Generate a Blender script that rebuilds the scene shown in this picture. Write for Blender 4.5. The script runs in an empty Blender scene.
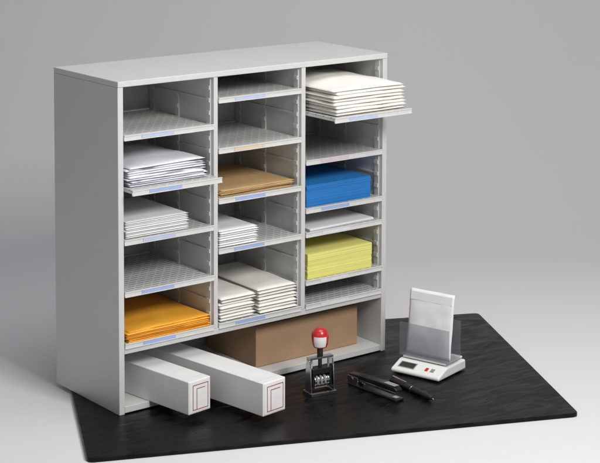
import bpy, bmesh, math, random
from mathutils import Vector, Matrix, noise
random.seed(7)
S=bpy.context.scene
COL=S.collection
R_=math.radians

# ------------------------------------------------------------------ materials
def newmat(name):
    m=bpy.data.materials.new(name); m.use_nodes=True
    nt=m.node_tree; b=nt.nodes["Principled BSDF"]
    return m,nt,b
def mat(name,col,rough=0.5,metal=0.0,var=0.06,nscale=60,bump=0.0,bscale=300,coat=0.0,spec=0.5):
    m,nt,b=newmat(name); N=nt.nodes; L=nt.links
    tc=N.new("ShaderNodeTexCoord")
    no=N.new("ShaderNodeTexNoise"); no.inputs["Scale"].default_value=nscale; no.inputs["Detail"].default_value=5
    L.new(tc.outputs["Object"],no.inputs["Vector"])
    cr=N.new("ShaderNodeValToRGB")
    cr.color_ramp.elements[0].position=0.3; cr.color_ramp.elements[1].position=0.7
    c=Vector(col)
    cr.color_ramp.elements[0].color=(*(c*(1-var)),1); cr.color_ramp.elements[1].color=(*[min(1,v) for v in c*(1+var)],1)
    L.new(no.outputs["Fac"],cr.inputs["Fac"]); L.new(cr.outputs[0],b.inputs["Base Color"])
    b.inputs["Roughness"].default_value=rough; b.inputs["Metallic"].default_value=metal
    b.inputs["Coat Weight"].default_value=coat; b.inputs["Specular IOR Level"].default_value=spec
    if bump>0:
        n2=N.new("ShaderNodeTexNoise"); n2.inputs["Scale"].default_value=bscale; n2.inputs["Detail"].default_value=4
        L.new(tc.outputs["Object"],n2.inputs["Vector"])
        bp=N.new("ShaderNodeBump"); bp.inputs["Strength"].default_value=bump; bp.inputs["Distance"].default_value=0.001
        L.new(n2.outputs["Fac"],bp.inputs["Height"]); L.new(bp.outputs[0],b.inputs["Normal"])
    return m
def shelfmat():
    m,nt,b=newmat("shelf_grey_slotted"); N=nt.nodes; L=nt.links
    tc=N.new("ShaderNodeTexCoord"); sp=N.new("ShaderNodeSeparateXYZ"); L.new(tc.outputs["Object"],sp.inputs[0])
    def M(op,a,bv=None,c=None):
        n=N.new("ShaderNodeMath"); n.operation=op
        for i,v in enumerate((a,bv,c)):
            if v is None: continue
            if isinstance(v,(int,float)): n.inputs[i].default_value=v
            else: L.new(v,n.inputs[i])
        return n.outputs[0]
    yr=M('DIVIDE',sp.outputs["Y"],0.0155)
    row=M('FLOOR',yr); fy=M('FRACT',yr)
    off=M('MULTIPLY',M('MODULO',row,2.0),0.5)
    fx=M('FRACT',M('ADD',M('DIVIDE',sp.outputs["X"],0.024),off))
    sx=M('LESS_THAN',M('ABSOLUTE',M('SUBTRACT',fx,0.5)),0.41)
    sy=M('LESS_THAN',M('ABSOLUTE',M('SUBTRACT',fy,0.5)),0.12)
    k=M('MULTIPLY',sx,sy)
    mx=N.new("ShaderNodeMix"); mx.data_type='RGBA'
    mx.inputs[6].default_value=(0.56,0.56,0.545,1); mx.inputs[7].default_value=(0.17,0.17,0.17,1)
    L.new(k,mx.inputs[0]); L.new(mx.outputs[2],b.inputs["Base Color"])
    bp=N.new("ShaderNodeBump"); bp.inputs["Strength"].default_value=0.5; bp.inputs["Distance"].default_value=0.001
    L.new(M('SUBTRACT',1.0,k),bp.inputs["Height"]); L.new(bp.outputs[0],b.inputs["Normal"])
    b.inputs["Roughness"].default_value=0.5
    return m
def pagemat(name,col,edge):
    m,nt,b=newmat(name); N=nt.nodes; L=nt.links
    tc=N.new("ShaderNodeTexCoord"); mp=N.new("ShaderNodeMapping"); mp.inputs["Scale"].default_value=(4,4,700)
    L.new(tc.outputs["Object"],mp.inputs[0])
    no=N.new("ShaderNodeTexNoise"); no.inputs["Scale"].default_value=1.0; no.inputs["Detail"].default_value=4
    L.new(mp.outputs[0],no.inputs["Vector"])
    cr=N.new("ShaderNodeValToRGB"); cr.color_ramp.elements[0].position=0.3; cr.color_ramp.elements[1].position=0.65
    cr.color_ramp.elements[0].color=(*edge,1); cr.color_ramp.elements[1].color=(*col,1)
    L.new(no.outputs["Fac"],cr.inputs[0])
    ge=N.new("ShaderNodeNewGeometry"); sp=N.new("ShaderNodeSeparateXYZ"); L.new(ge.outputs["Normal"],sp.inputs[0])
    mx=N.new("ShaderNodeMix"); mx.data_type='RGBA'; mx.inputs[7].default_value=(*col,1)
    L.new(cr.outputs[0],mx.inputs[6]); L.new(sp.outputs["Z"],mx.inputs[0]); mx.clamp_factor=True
    L.new(mx.outputs[2],b.inputs["Base Color"]); b.inputs["Roughness"].default_value=0.7
    return m
def matmat():
    m,nt,b=newmat("black_slate_mat"); N=nt.nodes; L=nt.links
    tc=N.new("ShaderNodeTexCoord"); mp=N.new("ShaderNodeMapping"); mp.inputs["Rotation"].default_value=(0,0,R_(24)); mp.inputs["Scale"].default_value=(4,10,3)
    L.new(tc.outputs["Object"],mp.inputs[0])
    no=N.new("ShaderNodeTexNoise"); no.inputs["Scale"].default_value=2.8; no.inputs["Detail"].default_value=10; no.inputs["Distortion"].default_value=0.9
    L.new(mp.outputs[0],no.inputs["Vector"])
    cr=N.new("ShaderNodeValToRGB"); cr.color_ramp.elements[0].position=0.35; cr.color_ramp.elements[1].position=0.8
    cr.color_ramp.elements[0].color=(0.002,0.002,0.003,1); cr.color_ramp.elements[1].color=(0.011,0.011,0.013,1)
    L.new(no.outputs["Fac"],cr.inputs[0]); L.new(cr.outputs[0],b.inputs["Base Color"])
    rr=N.new("ShaderNodeMapRange"); rr.inputs[1].default_value=0.3; rr.inputs[2].default_value=0.7; rr.inputs[3].default_value=0.20; rr.inputs[4].default_value=0.48
    L.new(no.outputs["Fac"],rr.inputs[0]); L.new(rr.outputs[0],b.inputs["Roughness"])
    bp=N.new("ShaderNodeBump"); bp.inputs["Strength"].default_value=0.65; bp.inputs["Distance"].default_value=0.0035
    L.new(no.outputs["Fac"],bp.inputs["Height"]); L.new(bp.outputs[0],b.inputs["Normal"])
    b.inputs["Specular IOR Level"].default_value=0.16
    return m
GREY=mat("sorter_grey_enamel",(0.585,0.585,0.57),0.42,var=0.03,nscale=400,bump=0.15,bscale=900)
INNER=mat("sorter_inner_grey",(0.55,0.55,0.53),0.5,var=0.03,nscale=200)
SHELF=shelfmat()
LIP=mat("shelf_lip_grey",(0.63,0.63,0.61),0.4,var=0.03)
WHITE=mat("white_envelope_paper",(0.82,0.82,0.81),0.6,var=0.03,nscale=25,bump=0.25,bscale=120)
CREAM=mat("cream_mailer_paper",(0.83,0.81,0.755),0.6,var=0.03,nscale=25,bump=0.3,bscale=90)
LAV=mat("cool_white_paper",(0.74,0.75,0.80),0.6,var=0.04,nscale=15,bump=0.3,bscale=90)
AMBER=mat("amber_envelope_paper",(0.84,0.40,0.035),0.5,var=0.06,nscale=20,bump=0.25,bscale=80)
KRAFT=mat("kraft_envelope_paper",(0.56,0.37,0.18),0.6,var=0.06,nscale=30,bump=0.3,bscale=150)
CARD=mat("brown_cardboard",(0.37,0.235,0.135),0.75,var=0.07,nscale=12,bump=0.3,bscale=60)
BOXW=mat("white_mailing_board",(0.80,0.80,0.79),0.5,var=0.03,nscale=20,bump=0.15,bscale=60)
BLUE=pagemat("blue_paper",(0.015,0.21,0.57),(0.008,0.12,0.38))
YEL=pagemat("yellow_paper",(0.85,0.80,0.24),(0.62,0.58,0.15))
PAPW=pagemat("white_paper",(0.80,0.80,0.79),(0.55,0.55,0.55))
CHROME=mat("chrome",(0.70,0.70,0.72),0.18,1.0,var=0.04)
BLACKM=mat("black_metal",(0.012,0.012,0.013),0.3,0.0,var=0.2,coat=0.3)
BLACKP=mat("black_plastic",(0.015,0.015,0.017),0.4,var=0.2)
REDP=mat("red_plastic",(0.50,0.02,0.02),0.3,var=0.05,coat=0.4)
REDINK=mat("red_ink",(0.30,0.06,0.04),0.6,var=0.1)
WPLAST=mat("white_plastic",(0.78,0.78,0.76),0.35,var=0.02)
LCD=mat("dark_display",(0.03,0.035,0.03),0.15,var=0.1)
GREYRUB=mat("grey_rubber",(0.25,0.25,0.25),0.6)
def lab(n,c): return mat(n,c,0.5,var=0.04)
LB={'b':lab("label_blue",(0.33,0.42,0.68)),'l':lab("label_pale_blue",(0.46,0.52,0.69)),'o':lab("label_orange",(0.66,0.52,0.36)),'p':lab("label_pink",(0.62,0.50,0.58)),'w':lab("label_white",(0.70,0.70,0.71))}
MAT=matmat()
def acrylic():
    m,nt,b=newmat("smoky_acrylic"); b.inputs["Base Color"].default_value=(0.50,0.51,0.55,1)
    b.inputs["Roughness"].default_value=0.05; b.inputs["IOR"].default_value=1.3
    N=nt.nodes;L=nt.links
    tr=N.new("ShaderNodeBsdfTransparent"); tr.inputs[0].default_value=(0.82,0.82,0.84,1)
    mx=N.new("ShaderNodeMixShader"); mx.inputs[0].default_value=0.15
    L.new(tr.outputs[0],mx.inputs[1]); L.new(b.outputs[0],mx.inputs[2])
    L.new(mx.outputs[0],N["Material Output"].inputs[0])
    return m
ACR=acrylic()
def backmat():
    m,nt,b=newmat("studio_paper"); N=nt.nodes; L=nt.links
    tc=N.new("ShaderNodeTexCoord"); no=N.new("ShaderNodeTexNoise"); no.inputs["Scale"].default_value=1.0; no.inputs["Detail"].default_value=2
    L.new(tc.outputs["Object"],no.inputs["Vector"])
    cr=N.new("ShaderNodeValToRGB"); cr.color_ramp.elements[0].color=(0.690,0.677,0.695,1); cr.color_ramp.elements[1].color=(0.73,0.717,0.735,1)
    L.new(no.outputs["Fac"],cr.inputs[0]); L.new(cr.outputs[0],b.inputs["Base Color"])
    b.inputs["Roughness"].default_value=0.9; b.inputs["Specular IOR Level"].default_value=0.1
    return m
BACK=backmat()

# ------------------------------------------------------------------ helpers
def addbox(bm,x0,x1,y0,y1,z0,z1,mi=0):
    vs=[bm.verts.new((x,y,z)) for z in (z0,z1) for y in (y0,y1) for x in (x0,x1)]
    for f in [(0,2,3,1),(4,5,7,6),(0,1,5,4),(2,6,7,3),(0,4,6,2),(1,3,7,5)]:
        fa=bm.faces.new([vs[i] for i in f]); fa.material_index=mi
    return vs
def addcyl(bm,c,axis,r,length,n=24,r2=None,mi=0):
    d=Vector(axis).normalized(); q=d.to_track_quat('Z','Y').to_matrix().to_4x4()
    M=Matrix.Translation(Vector(c))@q
    before=len(bm.faces)
    bmesh.ops.create_cone(bm,cap_ends=True,cap_tris=False,segments=n,radius1=r,radius2=r if r2 is None else r2,depth=length,matrix=M)
    bm.faces.ensure_lookup_table()
    for f in bm.faces[before:]: f.material_index=mi; f.smooth=len(f.verts)==4
def revolve(bm,prof,n=32,c=(0,0,0)):
    rings=[]
    for r,z in prof:
        rings.append([bm.verts.new((c[0]+r*math.cos(2*math.pi*i/n),c[1]+r*math.sin(2*math.pi*i/n),c[2]+z)) for i in range(n)])
    for a,b in zip(rings,rings[1:]):
        for i in range(n):
            f=bm.faces.new((a[i],a[(i+1)%n],b[(i+1)%n],b[i])); f.smooth=True
    bm.faces.new(rings[0][::-1]); bm.faces.new(rings[-1])
def extr(bm,pr,x0,x1):
    n=len(pr)
    a=[bm.verts.new((x0,p,q)) for p,q in pr]; b=[bm.verts.new((x1,p,q)) for p,q in pr]
    bm.faces.new(a[::-1]); bm.faces.new(b)
    for i in range(n): bm.faces.new((a[i],a[(i+1)%n],b[(i+1)%n],b[i]))
def fin(bm,name,mats,parent=None,bevel=0.0,seg=2,loc=(0,0,0),rot=0.0,smooth=False):
    bmesh.ops.recalc_face_normals(bm,faces=bm.faces)
    me=bpy.data.meshes.new(name); bm.to_mesh(me); bm.free()
    if not isinstance(mats,(list,tuple)): mats=[mats]
    for m in mats: me.materials.append(m)
    o=bpy.data.objects.new(name,me); COL.objects.link(o)
    o.location=loc; o.rotation_euler=(0,0,rot)
    if parent: o.parent=parent
    if bevel>0:
        md=o.modifiers.new("bevel",'BEVEL'); md.width=bevel; md.segments=seg; md.limit_method='ANGLE'; md.angle_limit=R_(40)
    if smooth:
        for p in me.polygons: p.use_smooth=True
    return o
def boxo(name,dims,m,parent=None,bevel=0.0008,**k):
    bm=bmesh.new(); addbox(bm,*dims); return fin(bm,name,m,parent,bevel,**k)
def thing(name,loc,rot,label,cat,group=None):
    e=bpy.data.objects.new(name,None); e.empty_display_size=0.03; COL.objects.link(e)
    e.location=loc; e.rotation_euler=(0,0,rot); tag(e,label,cat,group); return e
def tag(o,label,cat,group=None):
    o["label"]=label; o["category"]=cat
    if group: o["group"]=group

# ------------------------------------------------------------------ setting
ZF=-0.010
cdir=Vector((math.sin(0.6603),math.cos(0.6603),0)); cr_=Vector((cdir.y,-cdir.x,0))
bm=bmesh.new(); prof=[]
for t in [-7,-5,-3,-2,-1,0,0.6,1.0]: prof.append((t,0))
Rr=1.5
for i in range(1,25):
    a=math.pi/2*i/24; prof.append((1.0+Rr*math.sin(a),Rr*(1-math.cos(a))))
prof+= [(1.0+Rr,2.7),(1.0+Rr,4.5)]
cols=[-6+i*1.0 for i in range(13)]
g=[[bm.verts.new(Vector((0.5,0.3,ZF))+cdir*t+cr_*s+Vector((0,0,z))) for s in cols] for t,z in prof]
for a,b in zip(g,g[1:]):
    for i in range(len(cols)-1):
        f=bm.faces.new((a[i],a[i+1],b[i+1],b[i])); f.smooth=True
bk=fin(bm,"backdrop",BACK); bk["kind"]="structure"
if bk.data.polygons[0].normal.z<0: bk.data.flip_normals()

# black mat
A=Vector((-.202,-.190)); B=Vector((.884,-.648)); C=Vector((1.270,.102)); D=Vector((.184,.601))
def rounded(pts,r,n=6):
    out=[]
    for i,p in enumerate(pts):
        a=(pts[i-1]-p).normalized(); b=(pts[(i+1)%len(pts)]-p).normalized()
        p0=p+a*r; p1=p+b*r
        for k in range(n+1):
            t=k/n; out.append((1-t)**2*p0+2*t*(1-t)*p+t*t*p1)
    return out
pl=rounded([A,B,C,D],0.018)
bm=bmesh.new()
lo=[bm.verts.new((p.x,p.y,-0.010)) for p in pl]; hi=[bm.verts.new((p.x,p.y,0)) for p in pl]
bm.faces.new(hi); bm.faces.new(lo[::-1])
for i in range(len(pl)):
    j=(i+1)%len(pl); bm.faces.new((lo[i],lo[j],hi[j],hi[i]))
o=fin(bm,"desk_mat",MAT,bevel=0.002)
tag(o,"black textured rectangular mat lying under the sorter","mat")

# ------------------------------------------------------------------ mail sorter
W,Dp,H=0.830,0.299,0.800
cab=thing("mail_sorter",(0,0,0),0,"light grey three-column mail sorter with adjustable shelves on black mat","mail sorter")
CX=[(0.015,0.274),(0.286,0.545),(0.558,0.815)]
boxo("side_panel",(0,0.015,0,Dp,0,0.786),GREY,cab,0.0012)
boxo("side_panel",(0.815,0.830,0,Dp,0,0.786),GREY,cab,0.0012)
boxo("top_panel",(0,W,-0.001,Dp,0.7862,0.800),GREY,cab,0.0015)
boxo("back_panel",(0.0155,0.8145,0.291,0.297,0.004,0.7855),INNER,cab,0)
boxo("divider",(0.274,0.286,0.001,0.2905,0.1605,0.7858),GREY,cab,0.0008)
boxo("divider",(0.545,0.558,0.001,0.2905,0.1605,0.7858),GREY,cab,0.0008)
boxo("bottom_deck",(0.0155,0.8145,0.0005,0.2905,0.146,0.160),GREY,cab,0.0008)
boxo("base_floor",(0.0155,0.8145,0.0005,0.2905,0.003,0.018),GREY,cab,0.0008)
K=lambda k:0.170+0.0625*k
for ci,(x0,x1) in enumerate(CX):
    for side in (0,1):
        bm=bmesh.new()
        xs=x0 if side==0 else x1; s=1 if side==0 else -1
        def bx(a,b,y0,y1,z0,z1):
            xa,xb=sorted((xs+s*a,xs+s*b)); addbox(bm,xa,xb,y0,y1,z0,z1)
        for yy in (0.012,0.150,0.262):
            bx(0.0003,0.0035,yy,yy+0.016,0.162,0.785)
            for j in range(20):
                z=0.170+0.03125*j
                if z<0.775: bx(0.0036,0.0060,yy+0.001,yy+0.015,z-0.009,z+0.001)
        for j in range(10):
            bx(0.0003,0.0034,0.030,0.148,K(j)-0.005,K(j)-0.001)
            bx(0.0003,0.0034,0.168,0.260,K(j)-0.005,K(j)-0.001)
        fin(bm,"shelf_rail",INNER,cab,0)
def shelf(ci,k,pull=0.0,z=None,lc='l'):
    x0,x1=CX[ci]; x0+=0.0065; x1-=0.0065
    zt=z if z else K(k)
    bm=bmesh.new()
    addbox(bm,0,x1-x0,0.0035,0.283,-0.003,0.0,0)
    addbox(bm,-0.0,0.003,0.0035,0.283,-0.009,-0.0032,1)
    addbox(bm,x1-x0-0.003,x1-x0,0.0035,0.283,-0.009,-0.0032,1)
    addbox(bm,0,x1-x0,0.279,0.283,0.0002,0.004,1)
    addbox(bm,-0.005,x1-x0+0.005,0.0,0.0033,-0.012,0.0012,1)
    addbox(bm,-0.005,x1-x0+0.005,-0.0018,-0.0001,-0.012,-0.0095,1)
    addbox(bm,-0.005,x1-x0+0.005,-0.0018,-0.0001,-0.0012,0.0012,1)
    sh=fin(bm,"shelf",[SHELF,LIP],cab,0.0004,loc=(x0,-0.0015-pull,zt))
    if pull>0.08: sh["label"]="light grey shelf pulled far out"
    elif pull>0: sh["label"]="light grey shelf pulled slightly out"
    sx=random.uniform(-0.004,0.004)
    boxo("shelf_label",(0.045+sx,0.137+sx,-0.0012,-0.0002,-0.0092,-0.0015),LB[lc],sh,0)
    return zt
for ci,k,pl_,lc in [(0,8,0,'l'),(0,6,0.035,'b'),(0,4,0,'l'),(0,2,0,'b'),(0,0,0,'b'),
                 (1,9,0,'l'),(1,7,0,'o'),(1,5,0,'b'),(1,3,0,'b'),(1,0,0,'b'),
                 (2,8,0.115,'l'),(2,6,0,'p'),(2,4,0,'b'),(2,3,0,'w'),(2,1,0,'w'),(2,0,0,'w')]:
    shelf(ci,k,pl_,None,lc)

# ------------------------------------------------------------------ envelopes & paper
def envelope(name,w,d,th,bulge,base,m,loc,rot,seed,wr=0.0008,n=26,curl=0.0):
    bm=bmesh.new()
    def prof(u,v):
        au,av=abs(u),abs(v); e=min((1-au)*w,(1-av)*d)/0.018
        E=min(1,max(0,e)); E=0.12+0.88*math.sin(E*math.pi/2)
        Bf=(1-u*u)*(1-v*v)
        return E,Bf
    def us(i):
        t=-1+2*i/n
        return math.copysign(abs(t)**0.75,t)
    G=[[],[]]
    for s in (0,1):
        for i in range(n+1):
            row=[]
            for j in range(n+1):
                u,v=us(i),us(j); E,Bf=prof(u,v)
                x,y=u*w/2,v*d/2
                nz=noise.noise(Vector((x*14+seed*3.1,y*14,seed*1.7)))*wr*2+noise.noise(Vector((x*45+seed,y*45,seed)))*wr*0.6
                cu=curl*(max(0,(-v-0.2))**2)*(0.6+0.4*u)
                zb=base*Bf+th*0.45*(1-E)+cu
                z=zb if s==0 else max(zb+0.0003, base*Bf+th*(0.45+0.55*E)+bulge*Bf+cu)
                if s==1: z+=nz*(0.2+0.8*E)
                else: z+=nz*0.2*E
                row.append(bm.verts.new((x,y,max(z,0.0))))
            G[s].append(row)
    for s in (0,1):
        for i in range(n):
            for j in range(n):
                q=(G[s][i][j],G[s][i+1][j],G[s][i+1][j+1],G[s][i][j+1])
                bm.faces.new(q if s else q[::-1])
    for i in range(n):
        for a,b in ((( i,0),(i+1,0)),((i,n),(i+1,n)),((0,i),(0,i+1)),((n,i),(n,i+1))):
            bm.faces.new((G[0][a[0]][a[1]],G[0][b[0]][b[1]],G[1][b[0]][b[1]],G[1][a[0]][a[1]]))
    return fin(bm,name,m,loc=loc,rot=rot,smooth=True)
def estack(name,x0,x1,yf,d,z0,n,th,bulge,m,label,group,jit=0.003,rj=1.0,wr=0.0008,curl=0.0):
    cx=(x0+x1)/2; w=x1-x0
    for i in range(n):
        o=envelope(name,w*random.uniform(0.98,1.0),d,th,bulge,bulge*i,m,
            (cx+random.uniform(-jit,jit),yf+d/2+random.uniform(-jit,jit),z0+0.0006+i*(th+0.0002)),
            R_(random.uniform(-rj,rj)),random.random()*50,wr,26,curl*i)
        tag(o,label,"envelope",group)
def ream(name,x0,x1,y0,y1,z0,h,m,label,cat,n=12,jit=0.0012,rot=0):
    bm=bmesh.new(); w=(x1-x0)/2; d=(y1-y0)/2
    z=0
    for i in range(n):
        a,b=random.uniform(-jit,jit),random.uniform(-jit,jit)
        hz=h/n*random.uniform(0.6,1.4)
        if i==n-1: hz=h-z
        addbox(bm,-w+a,w+a,-d+b,d+b,z+0.00005,z+hz); z+=hz
    o=fin(bm,name,m,loc=((x0+x1)/2,(y0+y1)/2,z0+0.0004),rot=R_(rot))
    tag(o,label,cat); return o
# column one
estack("envelope",0.026,0.246,-0.006,0.258,K(6),9,0.0049,0.0015,LAV,"large white catalogue envelope in loose stack on shelf","large white envelopes stacked on a shelf",0.006,3.0,0.0020,0.0007)
estack("envelope",0.024,0.205,0.008,0.225,K(4),10,0.0040,0.0002,WHITE,"small white envelope in neat stack on shelf","small white envelopes in a neat stack",0.0020,0.6,0.0004)
estack("amber_envelope",0.026,0.266,0.000,0.270,K(0),7,0.0035,0.0017,AMBER,"large amber yellow envelope stacked on bottom shelf","amber envelopes stacked on a shelf",0.004,1.2,0.0012,0.0006)
# column two
estack("kraft_envelope",0.300,0.532,0.012,0.26,K(5),6,0.0024,0.0006,KRAFT,"brown kraft envelope in low stack on shelf","kraft envelopes stacked on a shelf",0.004,1.8,0.0008)
estack("envelope",0.294,0.413,0.006,0.230,K(3),8,0.0052,0.0002,WHITE,"small white envelope in tall stack on shelf","small white envelopes in a tall stack",0.0025,0.8,0.0004)
estack("padded_mailer",0.296,0.402,0.004,0.225,K(0),8,0.0075,0.0006,CREAM,"narrow white padded mailer stacked on bottom shelf","narrow padded mailers stacked side by side",0.003,1.2,0.0012)
estack("padded_mailer",0.414,0.536,0.004,0.255,K(0),8,0.0080,0.0008,CREAM,"narrow white padded mailer stacked on bottom shelf","narrow padded mailers stacked side by side",0.003,1.0,0.0012)
# column three
estack("padded_mailer",0.570,0.804,-0.104,0.30,K(8),8,0.0084,0.0017,CREAM,"large white padded mailer stacked on pulled-out shelf","large padded mailers on a pulled-out shelf",0.004,0.9,0.0018)
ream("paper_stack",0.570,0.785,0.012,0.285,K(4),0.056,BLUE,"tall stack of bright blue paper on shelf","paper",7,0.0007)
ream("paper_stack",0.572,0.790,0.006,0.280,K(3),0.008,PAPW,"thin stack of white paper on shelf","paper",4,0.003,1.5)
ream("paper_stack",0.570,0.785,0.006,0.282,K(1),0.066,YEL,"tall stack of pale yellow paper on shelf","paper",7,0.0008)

# ------------------------------------------------------------------ base compartment boxes
def tubebox(loc,rotd,w,h,l,label):
    e=thing("mailing_box",loc,R_(rotd),label,"box","long white mailing boxes in the base")
    bm=bmesh.new(); addbox(bm,0,w,0.0,l,0,h)
    fin(bm,"box_body",BOXW,e,0.0015)
    bm=bmesh.new(); addbox(bm,0.003,w-0.003,-0.0012,-0.0001,0.003,h-0.002)
    fin(bm,"end_flap",BOXW,e,0.0004)
    bm=bmesh.new()
    t=0.0017; x0,x1,z0,z1=0.012,w-0.008,0.008,h-0.010
    ya,yb=-0.0017,-0.00125
    addbox(bm,x0,x1,ya,yb,z0,z0+t); addbox(bm,x0,x1,ya,yb,z1-t,z1)
    addbox(bm,x0,x0+t,ya,yb,z0+t,z1-t); addbox(bm,x1-t,x1,ya,yb,z0+t,z1-t)
    addbox(bm,x0+0.012,x0+0.012+t,ya,yb,z0+t,z1-t-0.01)
    addbox(bm,x0+0.012,x1-0.01,ya,yb,z1-0.011,z1-0.011+t)
    fin(bm,"printed_label",REDINK,e,0)
    boxo("closing_seam",(0.004,w-0.004,0.020,0.0212,h+0.0001,h+0.0006),LIP,e,0)
tubebox((0.103,-0.140,0.0185),8,0.069,0.079,0.400,"long white mailing box lying inside sorter base")
tubebox((0.236,-0.253,0.0185),8,0.074,0.079,0.510,"long white mailing box sticking far out of sorter base")
e=thing("cardboard_box",(0.435,0.045,0.0185),0,"closed brown cardboard box lying inside sorter base","box")
bm=bmesh.new(); addbox(bm,0,0.335,0,0.22,0,0.104); fin(bm,"box_body",CARD,e,0.002)
boxo("lid_flap",(0.001,0.334,0.001,0.1095,0.1042,0.1062),CARD,e,0.0006)
boxo("lid_flap",(0.001,0.334,0.1105,0.219,0.1042,0.1062),CARD,e,0.0006)

# ------------------------------------------------------------------ numbering stamp
e=thing("date_stamp",(0.480,-0.160,0),R_(-8),"chrome self-inking date stamp with red handle standing upright","stamp")
bm=bmesh.new()
addbox(bm,-.036,.036,-.022,-.015,0.000,.008); addbox(bm,-.036,.036,.015,.022,0.000,.008)
addbox(bm,-.036,-.029,-.0149,.0149,0.000,.0079); addbox(bm,.029,.036,-.0149,.0149,0.000,.0079)
fin(bm,"base_frame",CHROME,e,0.0010)
for s in (-1,1):
    bm=bmesh.new(); x=s*0.0325
    extr(bm,[(-.016,.0082),(.016,.0082),(.011,.070),(.007,.088),(-.007,.088),(-.011,.070)],x-.0015,x+.0015)
    fin(bm,"frame_leg",CHROME,e,0.0008)
bm=bmesh.new(); addbox(bm,-.034,.034,-.008,.008,.0882,.0935); addcyl(bm,(-.024,0,.0505),(0,0,1),.003,.0755,12); addcyl(bm,(.024,0,.0505),(0,0,1),.003,.0755,12)
fin(bm,"frame_bridge",CHROME,e,0.0008)
bm=bmesh.new(); addbox(bm,-.0275,.0275,-.013,.013,.052,.066); addbox(bm,-.0275,-.0215,-.012,.012,.016,.052); addbox(bm,.0215,.0275,-.012,.012,.016,.052)
fin(bm,"stamp_body",BLACKM,e,0.001)
bm=bmesh.new()
for i in range(8): addcyl(bm,(-.0185+i*.0053,0,.034),(1,0,0),.0145,.0052,24,mi=i%2)
fin(bm,"number_wheel",[GREYRUB,CHROME],e,0.0004)
bm=bmesh.new(); addcyl(bm,(0,0,.104),(0,0,1),.0075,.021,20); addcyl(bm,(0,0,.080),(0,0,1),.005,.028,16)
fin(bm,"handle_neck",BLACKP,e,0.0005)
bm=bmesh.new(); revolve(bm,[(.010,.1145),(.0165,.117),(.0195,.124),(.021,.134),(.0215,.144),(.0205,.152),(.017,.159),(.011,.1635),(.004,.165)])
fin(bm,"handle",REDP,e)
bm=bmesh.new()
n=10; rows=[]
for z,r in ((.120,.0186),(.127,.0205),(.134,.0216),(.141,.0220),(.146,.0219)):
    rows.append([bm.verts.new(((r)*math.cos(a),(r)*math.sin(a),z)) for a in [R_(-165+i*9) for i in range(n+1)]])
for a,b in zip(rows,rows[1:]):
    for i in range(n): f=bm.faces.new((a[i],a[i+1],b[i+1],b[i])); f.smooth=True
fin(bm,"handle_label",WPLAST,e)

# ------------------------------------------------------------------ stapler
e=thing("stapler",(0.592,-0.232,0),R_(3),"slim black metal stapler with silver magazine lying on mat","stapler")
boxo("base_plate",(-.014,.014,-.095,.080,0.0003,.006),BLACKM,e,0.002)
bm=bmesh.new(); addbox(bm,-.006,.006,-.085,.075,.013,.020); fin(bm,"magazine",CHROME,e,0.001)
boxo("hinge_bracket",(-.0125,-.0075,.045,.082,.0062,.025),CHROME,e,0.001)
boxo("hinge_bracket",(.0075,.0125,.045,.082,.0062,.025),CHROME,e,0.001)
bm=bmesh.new(); addcyl(bm,(0,.065,.018),(1,0,0),.005,.030,16); fin(bm,"hinge_pin",CHROME,e)
bm=bmesh.new()
extr(bm,[(-.092,.022),(-.092,.028),(-.083,.033),(-.03,.035),(.04,.033),(.080,.029),(.084,.0255),(.084,.021)],-.0105,.0105)
fin(bm,"arm",BLACKM,e,0.0025,3)
boxo("thumb_pad",(-.008,.008,-.084,-.045,.0345,.0362),CHROME,e,0.0006)
boxo("anvil",(-.007,.007,-.088,-.072,.0062,.0072),CHROME,e,0.0003)

# ------------------------------------------------------------------ pen
e=thing("marker_pen",(0.664,-0.296,0.0082),R_(-5),"thick black pen with clip lying on black mat","pen")
bm=bmesh.new()
addcyl(bm,(0,.010,0),(0,1,0),.0078,.150,20); addcyl(bm,(0,-.0725,0),(0,-1,0),.0076,.014,20,r2=.0042)
fin(bm,"barrel",BLACKP,e,0.0004)
bm=bmesh.new(); addcyl(bm,(0,-.083,0),(0,-1,0),.0022,.008,12,r2=.0008); fin(bm,"tip",CHROME,e)
bm=bmesh.new(); addcyl(bm,(0,.0,0),(0,1,0),.0081,.003,20); fin(bm,"ring",CHROME,e)
bm=bmesh.new(); addbox(bm,-.002,.002,.025,.082,.0100,.0115); addbox(bm,-.002,.002,.078,.082,.0075,.0099)
fin(bm,"clip",CHROME,e,0.0004)

# ------------------------------------------------------------------ postal scale (local x along front edge, y = depth)
ang=math.atan2(-0.96,0.28)
SX,SY=0.742,-0.216
dx,dy=0.96,0.28
e=thing("postal_scale",(SX,SY,0),ang,"small white electronic postal scale with dark display on mat","scale")
bm=bmesh.new()
extr(bm,[(0,.003),(0,.012),(.042,.028),(.133,.028),(.135,.003)],-.072,.072)
fin(bm,"scale_body",WPLAST,e,0.004,3)
sl=.016/.042
def onslope(name,x0,x1,y0,y1,m,h=0.0006):
    bm=bmesh.new(); vs=[]
    for dz in (-0.0005,h):
        for y in (y0,y1):
            for x in (x0,x1): vs.append(bm.verts.new((x,y,.012+sl*y+dz)))
    for f in [(0,2,3,1),(4,5,7,6),(0,1,5,4),(2,6,7,3),(0,4,6,2),(1,3,7,5)]: bm.faces.new([vs[i] for i in f])
    return fin(bm,name,m,e,0)
onslope("display_bezel",-.058,-.010,.011,.033,GREYRUB)
onslope("display",-.055,-.013,.0135,.0305,LCD,0.0010)
onslope("button",.020,.028,.015,.026,REDP,0.0014)
onslope("button",.036,.046,.015,.026,GREYRUB,0.0014)
for sx in (-.055,.055):
    for sy in (.02,.118):
        bm=bmesh.new(); addcyl(bm,(sx,sy,.0018),(0,0,1),.007,.0034,12); fin(bm,"rubber_foot",BLACKP,e)
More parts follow.
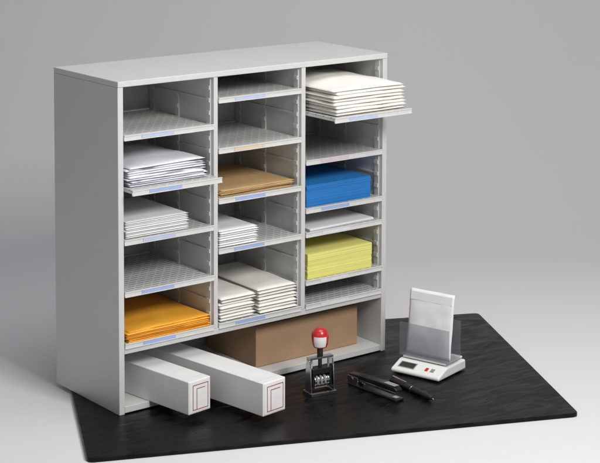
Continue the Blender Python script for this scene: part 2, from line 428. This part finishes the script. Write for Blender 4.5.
boxo("weighing_plate",(-.064,.064,.046,.130,.031,.036),WPLAST,e,0.0015)
bm=bmesh.new(); addcyl(bm,(0,.09,.0295),(0,0,1),.02,.003,20); fin(bm,"plate_support",BLACKP,e)
HY=.071
e2=thing("letter_holder",(SX+dx*HY,SY+dy*HY,.0362),ang,"clear smoky acrylic letter holder on postal scale","letter holder")
bm=bmesh.new()
addbox(bm,-.074,.074,-.026,.032,0,.002)
addbox(bm,-.074,.074,-.0260,-.0242,.0021,.086)
addbox(bm,-.074,.074,.0302,.0320,.0021,.100)
fin(bm,"holder_body",ACR,e2,0.0004)
bm=bmesh.new()
n=20; w=.132; h=.166
G=[]
for s in (-1,1):
    rows=[]
    for i in range(n+1):
        r=[]
        for j in range(n+1):
            u=-1+2*i/n; v=-1+2*j/n
            Bf=(1-u**6)*(1-v**6)
            x=u*w/2; z=(v+1)*h/2
            nz=noise.noise(Vector((x*25,z*25,4)))*0.0022+noise.noise(Vector((x*70,z*70,9)))*0.0007
            r.append(bm.verts.new((x,s*(0.0006+0.0040*Bf)+nz+0.020*(z/h)-0.006,z)))
        rows.append(r)
    G.append(rows)
for s in (0,1):
    for i in range(n):
        for j in range(n): bm.faces.new((G[s][i][j],G[s][i+1][j],G[s][i+1][j+1],G[s][i][j+1]))
for i in range(n):
    for a,b in (((i,0),(i+1,0)),((i,n),(i+1,n)),((0,i),(0,i+1)),((n,i),(n,i+1))):
        bm.faces.new((G[0][a[0]][a[1]],G[0][b[0]][b[1]],G[1][b[0]][b[1]],G[1][a[0]][a[1]]))
body=fin(bm,"padded_mailer",WHITE,loc=(SX+dx*HY,SY+dy*HY,.0386),rot=ang,smooth=True)
tag(body,"white padded mailer standing upright in acrylic holder","envelope")
bm=bmesh.new()
addbox(bm,-.062,.062,-.0022,-.0012,0,.022)
fl=fin(bm,"flap",WHITE,body,0.0004,loc=(0,0.009,.138)); fl.rotation_euler=(R_(-7),0,0)

# ------------------------------------------------------------------ lights
def area(name,loc,target,size,power,col=(1,1,1),sy=None):
    l=bpy.data.lights.new(name,'AREA'); l.energy=power; l.size=size; l.color=col
    if sy: l.shape='RECTANGLE'; l.size_y=sy
    o=bpy.data.objects.new(name,l); COL.objects.link(o); o.location=loc
    o.rotation_euler=(Vector(target)-Vector(loc)).to_track_quat('-Z','Y').to_euler()
    return o
area("key_light",(0.30,-2.55,2.15),(0.42,0.1,0.35),0.8,76,(1,0.99,0.97))
area("fill_light",(-3.2,-1.6,1.9),(0.2,0.1,0.4),2.2,13,(0.96,0.98,1))
area("top_light",(0.4,-0.7,2.9),(0.35,-0.6,0),1.8,36,(1,1,1))
w=bpy.data.worlds.new("World"); S.world=w; w.use_nodes=True
w.node_tree.nodes["Background"].inputs[0].default_value=(0.93,0.93,1,1); w.node_tree.nodes["Background"].inputs[1].default_value=0.12

# ------------------------------------------------------------------ camera
yaw,pitch,roll=0.6603,0.0866,0.0033
f=Vector((math.sin(yaw)*math.cos(pitch),math.cos(yaw)*math.cos(pitch),-math.sin(pitch)))
r=Vector((math.cos(yaw),-math.sin(yaw),0)); u=r.cross(f)
c,s=math.cos(roll),math.sin(roll); r2=c*r+s*u; u2=-s*r+c*u
cam=bpy.data.cameras.new("camera"); co=bpy.data.objects.new("camera",cam); COL.objects.link(co)
Mx=Matrix((r2,u2,-f)).transposed().to_4x4(); Mx.translation=Vector((-2.0869,-3.3797,1.4163)); co.matrix_world=Mx
cam.sensor_width=36; cam.lens=1709.3/600*36; cam.shift_y=-(231.5+34.08)/600; cam.clip_end=60
S.camera=co
S.view_settings.view_transform='Standard'; S.view_settings.look='None'; S.view_settings.exposure=0
